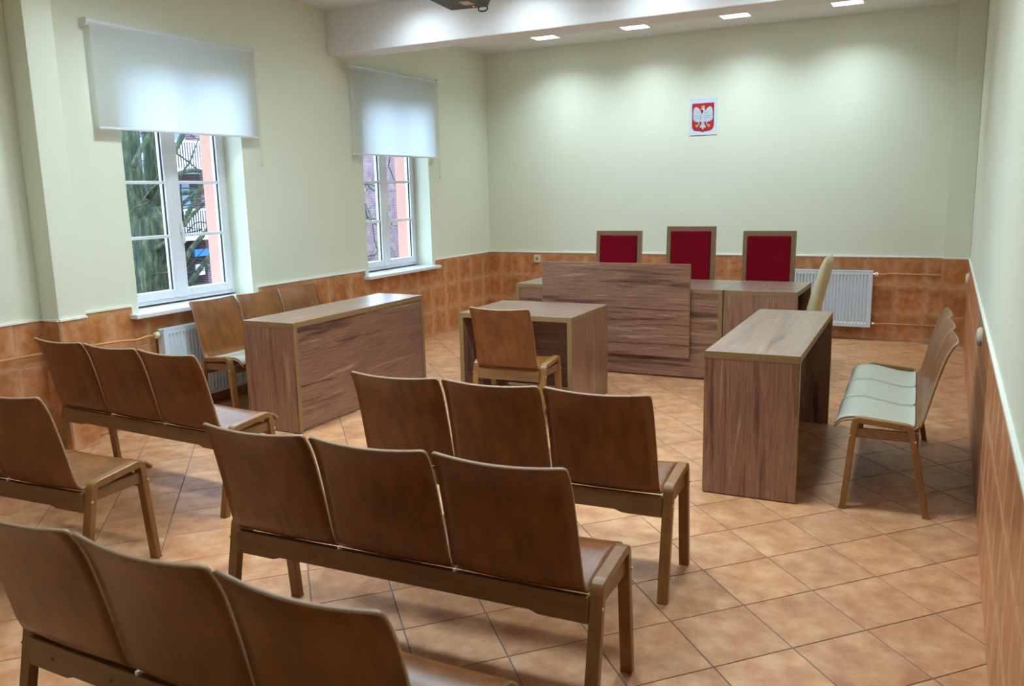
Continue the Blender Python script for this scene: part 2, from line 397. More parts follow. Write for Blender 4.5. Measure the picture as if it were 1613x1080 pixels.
# ceiling with square holes for the lamps
LX = (1.09, 2.11, 3.13, 4.15); LY = (-0.66, -3.42, -5.35, -7.3, -9.25); LH = 0.14
bm = bmesh.new(); prev = 0.2
for yc in LY:
    box(bm, -0.41, RX+0.2, yc+LH, prev, HC, 3.4)
    px = -0.41
    for xc in LX:
        box(bm, px, xc-LH, yc-LH, yc+LH, HC, 3.4); px = xc+LH
    box(bm, px, RX+0.2, yc-LH, yc+LH, HC, 3.4); prev = yc-LH
box(bm, -0.41, RX+0.2, FY-0.2, prev, HC, 3.4)
ceiling = struct('ceiling', bm, CEIL, 'white ceiling with square recessed lamps')

# ---- wall tiles
_tc = {}
def tile_mesh(key, a, b, c, d, th, axis, sgn):
    """rectangle a..b by c..d around its cell centre; proud by th along sgn*axis, chamfered edge"""
    k = (key, round(a, 4), round(b, 4), round(c, 4), round(d, 4), axis, sgn)
    if k in _tc: return _tc[k]
    bm_ = bmesh.new(); ch = min(0.0025, (b-a)/4, (d-c)/4)
    def P(u, v, t):
        return (sgn*t, u, v) if axis == 0 else (u, sgn*t, v)
    r0 = [bm_.verts.new(P(u, v, 0.001)) for u, v in ((a, c), (b, c), (b, d), (a, d))]
    r1 = [bm_.verts.new(P(u, v, th-0.0015)) for u, v in ((a, c), (b, c), (b, d), (a, d))]
    r2 = [bm_.verts.new(P(u, v, th)) for u, v in ((a+ch, c+ch), (b-ch, c+ch), (b-ch, d-ch), (a+ch, d-ch))]
    for p, q in ((r0, r1), (r1, r2)):
        for i in range(4): bm_.faces.new((p[i], p[(i+1) % 4], q[(i+1) % 4], q[i]))
    bm_.faces.new(r2)
    bmesh.ops.recalc_face_normals(bm_, faces=bm_.faces[:])
    me = bpy.data.meshes.new('tile'); bm_.to_mesh(me); bm_.free(); me.materials.append(WTILE)
    _tc[k] = me; return me
def wall_tiles(parent, axis, sgn, fixed, start, pitch, lo, hi, cuts=(), zbase=0.0):
    """cells run from `start` in steps of pitch over lo..hi; cuts = [(a,b,ztop)] lowers the tiling between a and b"""
    k0 = math.floor((lo-start)/pitch); k1 = math.ceil((hi-start)/pitch); g = 0.0016
    for k in range(k0, k1):
        ca = start+k*pitch; cb = ca+pitch
        a, b = max(ca, lo), min(cb, hi)
        if b-a < 0.012: continue
        brk = sorted({a, b, *[c for cc in cuts for c in cc[:2] if a < c < b]})
        for s, e in zip(brk, brk[1:]):
            zt = HW
            for c0, c1, z in cuts:
                if s >= c0-1e-6 and e <= c1+1e-6: zt = z
            for r in range(3):
                z0 = HW-(r+1)*ROW; z1 = min(HW-r*ROW, zt)
                if r == 2: z0 = 0.0
                if z1-z0 < 0.01 or e-s < 0.012: continue
                uc = (ca+cb)/2; zc = HW-(r+0.5)*ROW
                me = tile_mesh('w', s-uc+g, e-uc-g, z0-zc+g, z1-zc-g, 0.007, axis, sgn)
                o = bpy.data.objects.new('tile', me); COL.objects.link(o); o.parent = parent
                o.location = (fixed, uc, zc) if axis == 0 else (uc, fixed, zc)
def wainscot(parent, axis, sgn, fixed, start, pitch, lo, hi, cuts=()):
    bm_ = bmesh.new(); brk = sorted({lo, hi, *[c for cc in cuts for c in cc[:2] if lo < c < hi]})
    for s, e in zip(brk, brk[1:]):
        zt = HW
        for c0, c1, z in cuts:
            if s >= c0-1e-6 and e <= c1+1e-6: zt = z
        if axis == 0: box(bm_, min(fixed, fixed+sgn*0.0045), max(fixed, fixed+sgn*0.0045), s, e, 0.0, zt)
        else: box(bm_, s, e, min(fixed, fixed+sgn*0.0045), max(fixed, fixed+sgn*0.0045), 0.0, zt)
    fin('grout', bm_, WGROUT, parent)
    wall_tiles(parent, axis, sgn, fixed, start, pitch, lo, hi, cuts)
    bm_ = bmesh.new()
    for s, e in zip(brk, brk[1:]):
        if any(s >= c0-1e-6 and e <= c1+1e-6 for c0, c1, z in cuts): continue
        if axis == 0: box(bm_, min(fixed, fixed+sgn*0.014), max(fixed, fixed+sgn*0.014), s, e, HW, HW+0.013)
        else: box(bm_, s, e, min(fixed, fixed+sgn*0.014), max(fixed, fixed+sgn*0.014), HW, HW+0.013)
    fin('tile_edge_trim', bm_, TRIMM, parent)
wainscot(wall_back, 1, -1, 0.0, 0.165, 0.281, 0.0, PILX)
wainscot(wall_left, 0, 1, 0.0, -0.21, 0.292, CY1, 0.0, cuts=[(W1[0]-0.06, W1[1]+0.06, SILL-0.035), (W2[0]-0.06, W2[1]+0.06, SILL-0.035)])
wainscot(wall_left, 0, 1, 0.0, CY0-0.196, 0.286, FY, CY0)
wainscot(wall_right, 0, -1, RX, -0.12, 0.286, FY, PILY)
wainscot(trim_corner, 1, -1, PILY, PILX-0.02, 0.281, PILX, RX)
wainscot(trim_col, 0, 1, CX, CY0, 0.286, CY0, CY1)
wainscot(trim_col, 1, -1, CY0, 0.0, 0.286, 0.0, CX)

# ---- floor tiles, laid diagonally: half diagonals DX and DY, lattice corner at (4.265,-5.497)
DX, DY = 0.2188, 0.2345
def clip(poly, x0, x1, y0, y1):
    for ax, lim, sg in ((0, x0, 1), (0, x1, -1), (1, y0, 1), (1, y1, -1)):
        out = []
        for i in range(len(poly)):
            p, q = poly[i], poly[(i+1) % len(poly)]
            dp, dq = sg*(p[ax]-lim), sg*(q[ax]-lim)
            if dp >= 0: out.append(p)
            if (dp >= 0) != (dq >= 0):
                t = dp/(dp-dq); out.append((p[0]+t*(q[0]-p[0]), p[1]+t*(q[1]-p[1])))
        poly = out
        if len(poly) < 3: return []
    return poly
def area(p): return abs(sum(p[i][0]*p[(i+1) % len(p)][1]-p[(i+1) % len(p)][0]*p[i][1] for i in range(len(p))))/2
def floor_tile_bm(bm_, poly, ox, oy, top, bot):
    """slab with a small chamfer; poly already reduced by the joint"""
    cx = sum(p[0] for p in poly)/len(poly); cy = sum(p[1] for p in poly)/len(poly)
    n = len(poly); s = 0.99
    a = [bm_.verts.new((p[0]-ox, p[1]-oy, bot)) for p in poly]
    b_ = [bm_.verts.new((p[0]-ox, p[1]-oy, top-0.001)) for p in poly]
    c = [bm_.verts.new((cx+(p[0]-cx)*s-ox, cy+(p[1]-cy)*s-oy, top)) for p in poly]
    for p, q in ((a, b_), (b_, c)):
        for i in range(n): bm_.faces.new((p[i], p[(i+1) % n], q[(i+1) % n], q[i]))
    bm_.faces.new(c)
cells = []
for i in range(-24, 8):
    for j in range(-26, 30):
        if (i+j) % 2 == 0: continue      # cell centres sit on odd sites
        cx, cy = 4.265+i*DX, -5.497+j*DY
        g = 0.0034
        full = [(cx, cy-DY+g), (cx+DX-g, cy), (cx, cy+DY-g), (cx-DX+g, cy)]
        p = clip(full, 0.006, RX-0.006, FY+0.002, -0.006)
        if p:      # cut out the boxed corner and the column
            if max(q[0] for q in p) > PILX and max(q[1] for q in p) > PILY:
                pa = clip(p, 0, RX, FY, PILY-0.008); p = pa
        if not p or area(p) < 0.0006: continue
        d = Vector((cx, cy, 0))-CAM; z = d.dot(fw)
        vis = z > 0.2 and abs(d.dot(RR)/z)*FPX < 860 and -620 < -d.dot(UU)/z*FPX < 600
        cells.append((0 if vis else 1, d.length, cx, cy, p, len(p) == 4 and abs(area(p)-area(full)) < 1e-6))
cells.sort(key=lambda c: c[:2])
fme = None; rest = bmesh.new()
for n_, (v_, d_, cx, cy, p, full) in enumerate(cells):
    if n_ < 300 and v_ == 0:
        if full and fme: me = fme
        else:
            bm_ = bmesh.new(); floor_tile_bm(bm_, p, cx, cy, 0.0, -0.004)
            bmesh.ops.recalc_face_normals(bm_, faces=bm_.faces[:])
            me = bpy.data.meshes.new('tile'); bm_.to_mesh(me); bm_.free(); me.materials.append(FTILE)
            if full: fme = me
        o = bpy.data.objects.new('tile', me); COL.objects.link(o); o.parent = floor; o.location = (cx, cy, 0)
    else:
        floor_tile_bm(rest, p, 0, 0, 0.0, -0.004)
o = fin('distant_tiles', rest, FTILE, floor); o['kind'] = 'stuff'

# ------------------------------------------------------------------ windows
def window(n, y0, y1, label):
    FXI, FXO = -0.20, -0.265       # inner and outer face of the frame
    z0, z1 = SILL+0.012, 2.62; ym = (y0+y1)/2
    bm_ = bmesh.new()
    box(bm_, FXO, FXI, y0, y0+0.045, z0, z1); box(bm_, FXO, FXI, y1-0.045, y1, z0, z1)
    box(bm_, FXO, FXI, y0+0.045, y1-0.045, z0, z0+0.045); box(bm_, FXO, FXI, y0+0.045, y1-0.045, z1-0.05, z1)
    w_ = struct('window_%d' % n, bm_, WHITE, label, bev=0.004)
    bx('mullion', WHITE, w_, FXI+0.001, FXI+0.016, ym-0.032, ym+0.032, z0+0.03, z1-0.04, bev=0.004)
    for a, b in ((y0+0.03, ym-0.004), (ym+0.004, y1-0.03)):
        sw = 0.062; s0, s1 = z0+0.03, z1-0.035
        bm_ = bmesh.new(); xi, xo = FXI+0.012, FXO+0.012
        box(bm_, xo, xi, a, a+sw, s0, s1); box(bm_, xo, xi, b-sw, b, s0, s1)
        box(bm_, xo, xi, a+sw, b-sw, s0, s0+sw); box(bm_, xo, xi, a+sw, b-sw, s1-sw, s1)
        sash = fin('sash', bm_, WHITE, w_, bev=0.006)
        bm_ = bmesh.new(); xg = FXI-0.012
        box(bm_, xg-0.004, xg, a+sw-0.005, b-sw+0.005, s0+sw-0.005, s1-sw+0.005); fin('pane', bm_, GLASS, sash)
        bm_ = bmesh.new()
        for yy in (a+sw, b-sw-0.006): box(bm_, xg-0.006, xg+0.006, yy, yy+0.006, s0+sw, s1-sw)
        fin('gasket', bm_, RUBBER, sash)
        for zz in (1.308, 1.712, 2.116):
            bx('glazing_bar', WHITE, sash, xg+0.0005, xg+0.016, a+sw, b-sw, zz-0.012, zz+0.012, bev=0.003)
    # handle on the mullion side
    bm_ = bmesh.new(); box(bm_, FXI+0.016, FXI+0.028, ym+0.03, ym+0.055, 1.33, 1.40); box(bm_, FXI+0.028, FXI+0.045, ym+0.034, ym+0.050, 1.25, 1.37)
    fin('window_handle', bm_, WPLAST, w_, bev=0.003)
    return w_
wn1 = window(1, *W1, 'white double casement window under the larger blind, tree trunk behind it')
wn2 = window(2, *W2, 'white double casement window nearest the back corner, brick wall behind it')
for n, (a, b) in ((3, W1), (4, W2)):
    bm = bmesh.new(); box(bm, -0.20, 0.0, a+0.001, b-0.001, SILL-0.028, SILL)
    box(bm, 0.0, 0.085, a-0.085, b+0.06, SILL-0.033, SILL)
    struct('trim_%d' % n, bm, SILLM, 'white window sill board under the %s window' % ('nearer' if n == 3 else 'farther'), bev=0.006)

# ------------------------------------------------------------------ roller blinds
def blind(y0, y1, z0, z1, label):
    t = thing('roller_blind', label, 'blind', (0.0, (y0+y1)/2, z0), 0, 'roller blinds on the window wall')
    h = (y1-y0)/2; H = z1-z0; x = 0.062
    bm_ = bmesh.new(); n = 24; rows = 8; grid = []
    for r in range(rows+1):
        grid.append([bm_.verts.new((x+0.004*math.sin(k*0.9+1.0)*(1-r/rows), -h+2*h*k/n, 0.012+(H-0.03)*r/rows)) for k in range(n+1)])
    for r in range(rows):
        for k in range(n): bm_.faces.new((grid[r][k], grid[r][k+1], grid[r+1][k+1], grid[r+1][k]))
    fin('blind_fabric', bm_, BLIND, t, smooth=True)
    bm_ = bmesh.new(); tube(bm_, [(0.045, -h-0.008, H-0.015), (0.045, h+0.008, H-0.015)], 0.019, 16); fin('roller_tube', bm_, WHITE, t, smooth=False)
    bm_ = bmesh.new(); box(bm_, x-0.007, x+0.007, -h, h, 0.0, 0.016); fin('bottom_bar', bm_, WHITE, t, bev=0.003)
    for s in (-1, 1):
        bm_ = bmesh.new(); box(bm_, 0.001, 0.068, s*(h+0.016)-0.006, s*(h+0.016)+0.006, H-0.04, H+0.01); fin('bracket', bm_, WPLAST, t, bev=0.002)
    bm_ = bmesh.new(); yy = h+0.03
    tube(bm_, [(0.035, yy, H-0.02), (0.033, yy, -0.18)], 0.0016, 6); tube(bm_, [(0.055, yy, H-0.02), (0.053, yy+0.004, -0.18)], 0.0016, 6)
    ch = fin('pull_chain', bm_, PLAST, t)
    bm_ = bmesh.new(); tube(bm_, [(0.043, yy+0.002, -0.175), (0.043, yy+0.002, -0.185), (0.043, yy+0.002, -0.21), (0.043, yy+0.002, -0.22)], [0.004, 0.009, 0.009, 0.004], 10)
    fin('chain_weight', bm_, PLAST, ch)
    return t
blind(-5.426, -3.962, 2.056, 2.749, 'larger white roller blind half lowered over the nearer window')
blind(-2.730, -1.224, 1.960, 2.787, 'white roller blind over the farther window, tucked under the beam')

# ------------------------------------------------------------------ ceiling lamps
def lamp0():
    t = thing('ceiling_light', '', 'ceiling light', (LX[0], LY[0], HC), 0, 'recessed square ceiling lamps')
    bm_ = bmesh.new(); a = LH-0.002; b_ = a-0.006; H = 0.075
    for s in (-1, 1):
        box(bm_, min(s*a, s*b_), max(s*a, s*b_), -a, a, 0.0, H); box(bm_, -b_, b_, min(s*a, s*b_), max(s*a, s*b_), 0.0, H)
    box(bm_, -a, a, -a, a, H, H+0.006); fin('housing', bm_, WPLAST, t)
    bm_ = bmesh.new(); o_ = LH+0.012
    for s in (-1, 1):
        box(bm_, min(s*o_, s*b_), max(s*o_, s*b_), -o_, o_, -0.005, -0.0005); box(bm_, -b_, b_, min(s*o_, s*b_), max(s*o_, s*b_), -0.005, -0.0005)
    fin('rim', bm_, WPLAST, t)
    bm_ = bmesh.new(); box(bm_, -b_+0.002, b_-0.002, -b_+0.002, b_-0.002, 0.058, 0.066); fin('diffuser', bm_, LAMPM, t)
    for k in (-1, 0, 1):
        bm_ = bmesh.new(); box(bm_, k*0.066-0.0015, k*0.066+0.0015, -b_, b_, 0.012, 0.05); fin('louvre_blade', bm_, WPLAST, t)
    return t
L0 = lamp0()
rowname = ['beyond the beam', 'just before the beam', 'in the middle rows', 'over the rear seats', 'behind the viewer']
ordn = ['leftmost', 'second from the left', 'third from the left', 'rightmost']
for j, yc in enumerate(LY):
    for i, xc in enumerate(LX):
        lb = 'square recessed ceiling lamp %s, %s' % (rowname[j], ordn[i])
        if i == 0 and j == 0: L0['label'] = lb; t = L0
        else: t = dup(L0, (xc, yc, HC), 0, lb)
        if ROW_ON[j] > 0:
            ld = bpy.data.lights.new('lamp_light', 'AREA'); ld.shape = 'SQUARE'; ld.size = 0.24
            ld.energy = LAMP_W*ROW_ON[j]; ld.color = LAMP_C; ld.spread = math.radians(SPREAD[j])
            lo = bpy.data.objects.new('lamp_light', ld); COL.objects.link(lo); lo.location = (xc, yc, HC+0.03)
        else:
            for c_ in t.children:
                if c_.name.startswith('diffuser'): c_.material_slots[0].link = 'OBJECT'; c_.material_slots[0].material = WPLAST

# ------------------------------------------------------------------ benches
def catmull(pts, n):
    out = []
    P = [Vector(pts[0])*2-Vector(pts[1])] + [Vector(p) for p in pts] + [Vector(pts[-1])*2-Vector(pts[-2])]
    segs_ = len(pts)-1
    for s in range(segs_):
        p0, p1, p2, p3 = P[s:s+4]
        for k in range(n):
            t = k/n
            out.append(0.5*((2*p1)+(-p0+p2)*t+(2*p0-5*p1+4*p2-p3)*t*t+(-p0+3*p1-3*p2+p3)*t**3))
    out.append(Vector(pts[-1])); return out
PROF = [(0.182, 0.396), (0.168, 0.418), (0.135, 0.438), (0.07, 0.444), (-0.01, 0.430), (-0.09, 0.415), (-0.15, 0.411), (-0.192, 0.424), (-0.214, 0.462), (-0.230, 0.53), (-0.252, 0.63), (-0.280, 0.74), (-0.302, 0.80), (-0.326, 0.842)]
def shell_grid(prof, width_fn, curve_fn, nu=12, crn=0.016):
    pts = catmull(prof, 3)
    L = [0.0]
    for a, b in zip(pts, pts[1:]): L.append(L[-1]+(b-a).length)
    T = L[-1]
    # resample so that both ends get fine rows for the rounded corners
    ds = [0, .1, .3, .6, 1.0]
    ss = [d*crn for d in ds] + [crn+(T-2*crn)*k/22 for k in range(1, 22)] + [T-d*crn for d in ds[::-1]]
    rows = []
    for s in ss:
        i = max(0, min(len(L)-2, next((k for k in range(len(L)-1) if L[k+1] >= s), len(L)-2)))
        t = (s-L[i])/(L[i+1]-L[i]); p = pts[i].lerp(pts[i+1], t); d = (pts[i+1]-pts[i]).normalized()
        nr = Vector((d.y, -d.x))                   # up for the seat / forward for the back (travel is front to back, then up)
        f = s/T; w_ = width_fn(f); e = min(s, T-s)
        cut = 0 if e >= crn else crn-math.sqrt(max(0, crn*crn-(crn-e)**2))
        hw = w_/2-cut; c = curve_fn(f)
        row = []
        for k in range(nu+1):
            u = -1+2*k/nu; x = u*hw
            off = -c*(1-(x/(w_/2))**2)
            q = p+(-nr)*off*-1
            row.append((x, q.x, q.y))
        rows.append(row)
    return rows
def grid_obj(name, rows, mat, parent, thick, mats=None, off=-1):
    bm_ = bmesh.new(); V = [[bm_.verts.new(p) for p in r] for r in rows]
    for a, b in zip(V, V[1:]):
        for k in range(len(a)-1): bm_.faces.new((a[k], a[k+1], b[k+1], b[k]))
    me = bpy.data.meshes.new(name); bm_.to_mesh(me); bm_.free()
    for m_ in (mats or [mat]): me.materials.append(m_)
    me.polygons.foreach_set('use_smooth', [True]*len(me.polygons))
    o = bpy.data.objects.new(name, me); COL.objects.link(o); o.parent = parent
    so = o.modifiers.new('thickness', 'SOLIDIFY'); so.thickness = thick; so.offset = off
    if mats: so.material_offset_rim = 1
    return o
PITCH = 0.445
def seatw(f):       # wider at the seat, narrower towards the top of the back
    return 0.438 if f < 0.5 else 0.438-(f-0.5)*2*0.009
def curv(f):        # dish of the seat, wrap of the back
    return 0.006*(1-f/0.4) if f < 0.4 else (0.001+(f-0.4)/0.2*0.010 if f < 0.6 else 0.011+(f-0.6)*0.030)
SHELL = shell_grid(PROF, seatw, curv)
def make_bench(n, padded):
    t = thing('waiting_bench' if n == 3 else 'plywood_chair', '', 'bench' if n == 3 else 'chair')
    half = n/2*PITCH+0.023
    for s in (-1, 1):
        bm_ = bmesh.new()
        path = roundpath([(-0.262, 0.0), (-0.172, 0.451), (0.102, 0.475), (0.142, 0.0)], 0.045)
        sweep(bm_, path, s*half-0.021, s*half+0.021, 0.03)
        f = fin('leg_frame', bm_, BENT, t, smooth=False, bev=0.004)
        bm_ = bmesh.new()
        for v in (-0.257, 0.126): box(bm_, s*half-0.017, s*half+0.017, v-0.004, v+0.02, -0.0005, 0.004)
        fin('foot_cap', bm_, RUBBER, f)
        bm_ = bmesh.new()
        for v, z in ((-0.182, 0.375), (0.108, 0.378)):
            tube(bm_, [(s*(half+0.0205), v, z), (s*(half+0.0235), v, z)], 0.006, 8)
        fin('bolt_head', bm_, BRASS, f)
        bm_ = bmesh.new(); box(bm_, s*half-0.012, s*half+0.008, -0.160, 0.085, 0.368, 0.416); fin('side_rail', bm_, RAILM, t, bev=0.003)
    inn = half-0.0215
    bm_ = bmesh.new(); pts = [(-inn, 0.325), (-inn+0.16, 0.325), (-inn+0.19, 0.335), (inn-0.19, 0.335), (inn-0.16, 0.325), (inn, 0.325), (inn, 0.411), (-inn, 0.411)]
    if n == 1: pts = [(-inn, 0.335), (inn, 0.335), (inn, 0.408), (-inn, 0.408)]
    prism(bm_, pts, 1, -0.196, -0.174); rr = fin('rear_rail', bm_, RAILM, t, bev=0.003)
    bm_ = bmesh.new()
    for k in range(n):
        for dx in (-0.12, 0.12):
            x = (k-(n-1)/2)*PITCH+dx; tube(bm_, [(x, -0.1955, 0.368), (x, -0.1985, 0.368)], 0.0055, 8)
    sc_ = fin('screw', bm_, RAILM, rr); sc_['kind'] = 'stuff'
    bm_ = bmesh.new(); prism(bm_, [(-inn, 0.345), (inn, 0.345), (inn, 0.40), (-inn, 0.40)], 1, 0.085, 0.105); fin('front_rail', bm_, RAILM, t, bev=0.003)
    for k in range(n):
        x = (k-(n-1)/2)*PITCH
        sh = grid_obj('seat_shell', SHELL, PLY, t, 0.011, mats=[PLY, PLYEDGE]); sh.location = (x, 0, 0)
        if padded:
            pr = [(0.176, 0.402), (0.166, 0.422), (0.135, 0.441), (0.07, 0.447), (-0.01, 0.433), (-0.09, 0.418), (-0.155, 0.4145), (-0.18, 0.422)]
            g_ = shell_grid(pr, lambda f: 0.425, lambda f: 0.0045, nu=10, crn=0.018)
            p_ = grid_obj('seat_pad', g_, PAD, t, 0.011, off=-1); p_.location = (x, 0.002, 0.0095)
    for k in range(n-1):
        x = (k-(n-2)/2)*PITCH
        bm_ = bmesh.new(); tube(bm_, [(x, -0.190, 0.411), (x, -0.190, 0.420)], 0.006, 8); fin('connector_pin', bm_, WPLAST, t)
    return t
def place(t, x, y, rz, label, group=None):
    t.location = (x, y, 0); t.rotation_euler = (0, 0, rz); t['label'] = label
    if group: t['group'] = group
    return t
GB = 'three-seat bentwood benches'
bA = make_bench(3, False); place(bA, 3.544, -6.966, 0.040, 'brown three-seat bench, second from the viewer, whose backs cross the middle of the picture', GB)
dup(bA, (3.494, -6.102, 0), 0.052, 'brown three-seat bench directly behind the witness chair, front row centre', GB)
dup(bA, (1.256, -6.092, 0), -0.045, 'brown three-seat bench in the front row beside the left wall column', GB)
dup(bA, (1.328, -7.025, 0), 0.069, 'brown bench cut by the left picture edge, one back and olive seat showing', GB)
dup(bA, (3.571, -7.793, 0), -0.008, 'nearest brown three-seat bench, cut off by the bottom picture edge', GB)
bF = make_bench(3, True); place(bF, 4.817, -4.295, 1.600, 'three-seat bench with pale seat pads against the right wall', GB)
dup(bF, (0.539, -4.300, 0), -1.604, 'three-seat bench with pale seat pads under the nearer window, behind the left table', GB)
cH = make_bench(1, False); place(cH, 2.514, -4.191, 0.058, 'single bent plywood chair pushed up to the small witness table')

# ------------------------------------------------------------------ tables
def desk(name, label, cat, cx, cy, wx, dy, h, rz, open_side, group=None, th=0.036):
    """panel-legged desk; open_side in '+x','-x','-y','+y'; the modesty panel closes the opposite side"""
    t = thing(name, label, cat, (cx, cy, 0), rz, group)
    X, Y = wx/2, dy/2; lx = wx < dy    # long along y?
    # table top with banded edges
    tp = bx('tabletop', LAM[1 if lx else 0], t, -X+0.002, X-0.002, -Y+0.002, Y-0.002, h-th, h, bev=0.001)
    bm_ = bmesh.new()
    for s in (-1, 1):
        box(bm_, min(s*X, s*(X-0.002)), max(s*X, s*(X-0.002)), -Y, Y, h-th, h-0.0006); box(bm_, -X, X, min(s*Y, s*(Y-0.002)), max(s*Y, s*(Y-0.002)), h-th, h-0.0006)
    fin('edge_band', bm_, BAND, tp)
    g = 0.006
    long_y = open_side in ('+x', '-x')
    ST = 0.036
    for s in (-1, 1):
        if long_y:      # side panels at the two y ends
            a, b = sorted((s*Y, s*(Y-ST))); a, b = (a+0.001, b-0.0) if s < 0 else (a, b-0.001)
            p = bx('side_panel', LAM[2], t, -X+0.002, X-0.002, a, b, g, h-th-0.0005)
            for q in (-1, 1): bx('edge_band', BAND, p, min(q*X, q*(X-0.002)), max(q*X, q*(X-0.002)), a, b, g, h-th-0.0005)
        else:
            a, b = sorted((s*X, s*(X-ST))); a, b = (a+0.001, b) if s < 0 else (a, b-0.001)
            p = bx('side_panel', LAM[2], t, a, b, -Y+0.002, Y-0.002, g, h-th-0.0005)
            for q in (-1, 1): bx('edge_band', BAND, p, a, b, min(q*Y, q*(Y-0.002)), max(q*Y, q*(Y-0.002)), g, h-th-0.0005)
        bm_ = bmesh.new()
        for q in (-0.8, 0.8):
            if long_y: tube(bm_, [(q*X, s*(Y-ST/2), 0), (q*X, s*(Y-ST/2), g)], 0.012, 10)
            else: tube(bm_, [(s*(X-ST/2), q*Y, 0), (s*(X-ST/2), q*Y, g)], 0.012, 10)
        fin('glide', bm_, RUBBER, p)
    ins = 0.006
    if open_side == '+x': bx('modesty_panel', LAM[1], t, -X+ins, -X+ins+0.018, -Y+ST, Y-ST, 0.02, h-th-0.0005)
    if open_side == '-x': bx('modesty_panel', LAM[1], t, X-ins-0.018, X-ins, -Y+ST, Y-ST, 0.02, h-th-0.0005)
    if open_side == '-y': bx('modesty_panel', LAM[0], t, -X+ST, X-ST, Y-ins-0.018, Y-ins, 0.02, h-th-0.0005)
    if open_side == '+y': bx('modesty_panel', LAM[0], t, -X+ST, X-ST, -Y+ins, -Y+ins+0.018, 0.02, h-th-0.0005)
    return t
desk('side_table', 'long walnut-look table on the right, end panel towards the viewer, pad bench beside it', 'table', 4.240, -4.251, 0.470, 1.605, 0.760, 0.022, '+x', 'walnut laminate tables')
desk('side_table', 'long walnut-look table on the left, closed front panel, bench behind it', 'table', 1.051, -4.272, 0.446, 1.588, 0.760, 0.010, '-x', 'walnut laminate tables')
desk('witness_table', 'small walnut-look table in the middle with the single chair at it', 'table', 2.329, -3.557, 0.911, 0.742, 0.705, 0.020, '-y', 'walnut laminate tables')
jd = desk('judges_desk', 'wide walnut-look judges desk with a raised front panel before the red chairs', 'desk', 2.565, -2.112, 1.883, 0.750, 0.761, 0.0, '+y', 'walnut laminate desks at the back')
p = bx('raised_front_panel', LAM[0], jd, -0.657, 0.678, -0.405, -0.377, 0.184, 0.964)
bm = bmesh.new(); box(bm, -0.657, 0.678, -0.4055, -0.3765, 0.964, 0.966); box(bm, 0.678, 0.6795, -0.4055, -0.3765, 0.184, 0.966); box(bm, -0.6585, -0.657, -0.4055, -0.3765, 0.184, 0.966)
fin('edge_band', bm, BAND, p)
desk('clerk_desk', 'walnut-look desk joined to the right end of the judges desk, cream chair at it', 'desk', 3.797, -2.095, 0.574, 0.750, 0.761, 0.0, '+x', 'walnut laminate desks at the back')

# ------------------------------------------------------------------ judges' chairs
def red_chair(h):
    t = thing('judge_chair', '', 'chair'); W_ = 0.48; f = 0.042
    tilt = math.radians(5)
    def T(bm_):
        for v in bm_.verts:
            if v.co.z > 0.44: v.co.y += (v.co.z-0.44)*math.tan(tilt)
    bm_ = bmesh.new(); X = W_/2
    prism(bm_, [(-X, 0.40), (-X+f, 0.40), (-X+f, h-f), (X-f, h-f), (X-f, 0.40), (X, 0.40), (X, h), (-X, h)], 1, 0.20, 0.245)
    T(bm_); fin('back_frame', bm_, BAND, t, bev=0.003)
    bm_ = bmesh.new(); box(bm_, -X+f+0.001, X-f-0.001, 0.185, 0.235, 0.45, h-f-0.002, bev=0.012); T(bm_); fin('back_pad', bm_, RED, t)
    bm_ = bmesh.new(); box(bm_, -X+0.02, X-0.02, -0.25, 0.195, 0.43, 0.50, bev=0.02); fin('seat_pad', bm_, RED, t)
    bm_ = bmesh.new(); box(bm_, -X, X, -0.24, 0.24, 0.37, 0.43); fin('seat_frame', bm_, BAND, t, bev=0.003)
    for sx in (-1, 1):
        for y in (-0.22, 0.222):
            bm_ = bmesh.new(); x = sx*(X-0.022); box(bm_, x-0.02, x+0.02, y-0.02, y+0.02, 0.0, 0.37); fin('leg', bm_, BAND, t, bev=0.003)
        bm_ = bmesh.new(); x = sx*(X-0.02); box(bm_, x-0.02, x+0.02, -0.235, 0.198, 0.655, 0.69); box(bm_, x-0.018, x+0.018, -0.235, -0.195, 0.43, 0.655)
        fin('armrest', bm_, BAND, t, bev=0.003)
    return t
GR = 'red judge chairs'
r1 = red_chair(1.170); place(r1, 2.137, -1.44, 0, 'leftmost of the three red-backed chairs behind the judges desk', GR)
r2 = red_chair(1.213); place(r2, 2.878, -1.44, 0, 'middle and tallest of the three red-backed judges chairs', GR)
dup(r1, (3.620, -1.44, 0), 0, 'rightmost of the three red-backed chairs, behind the clerk desk', GR)

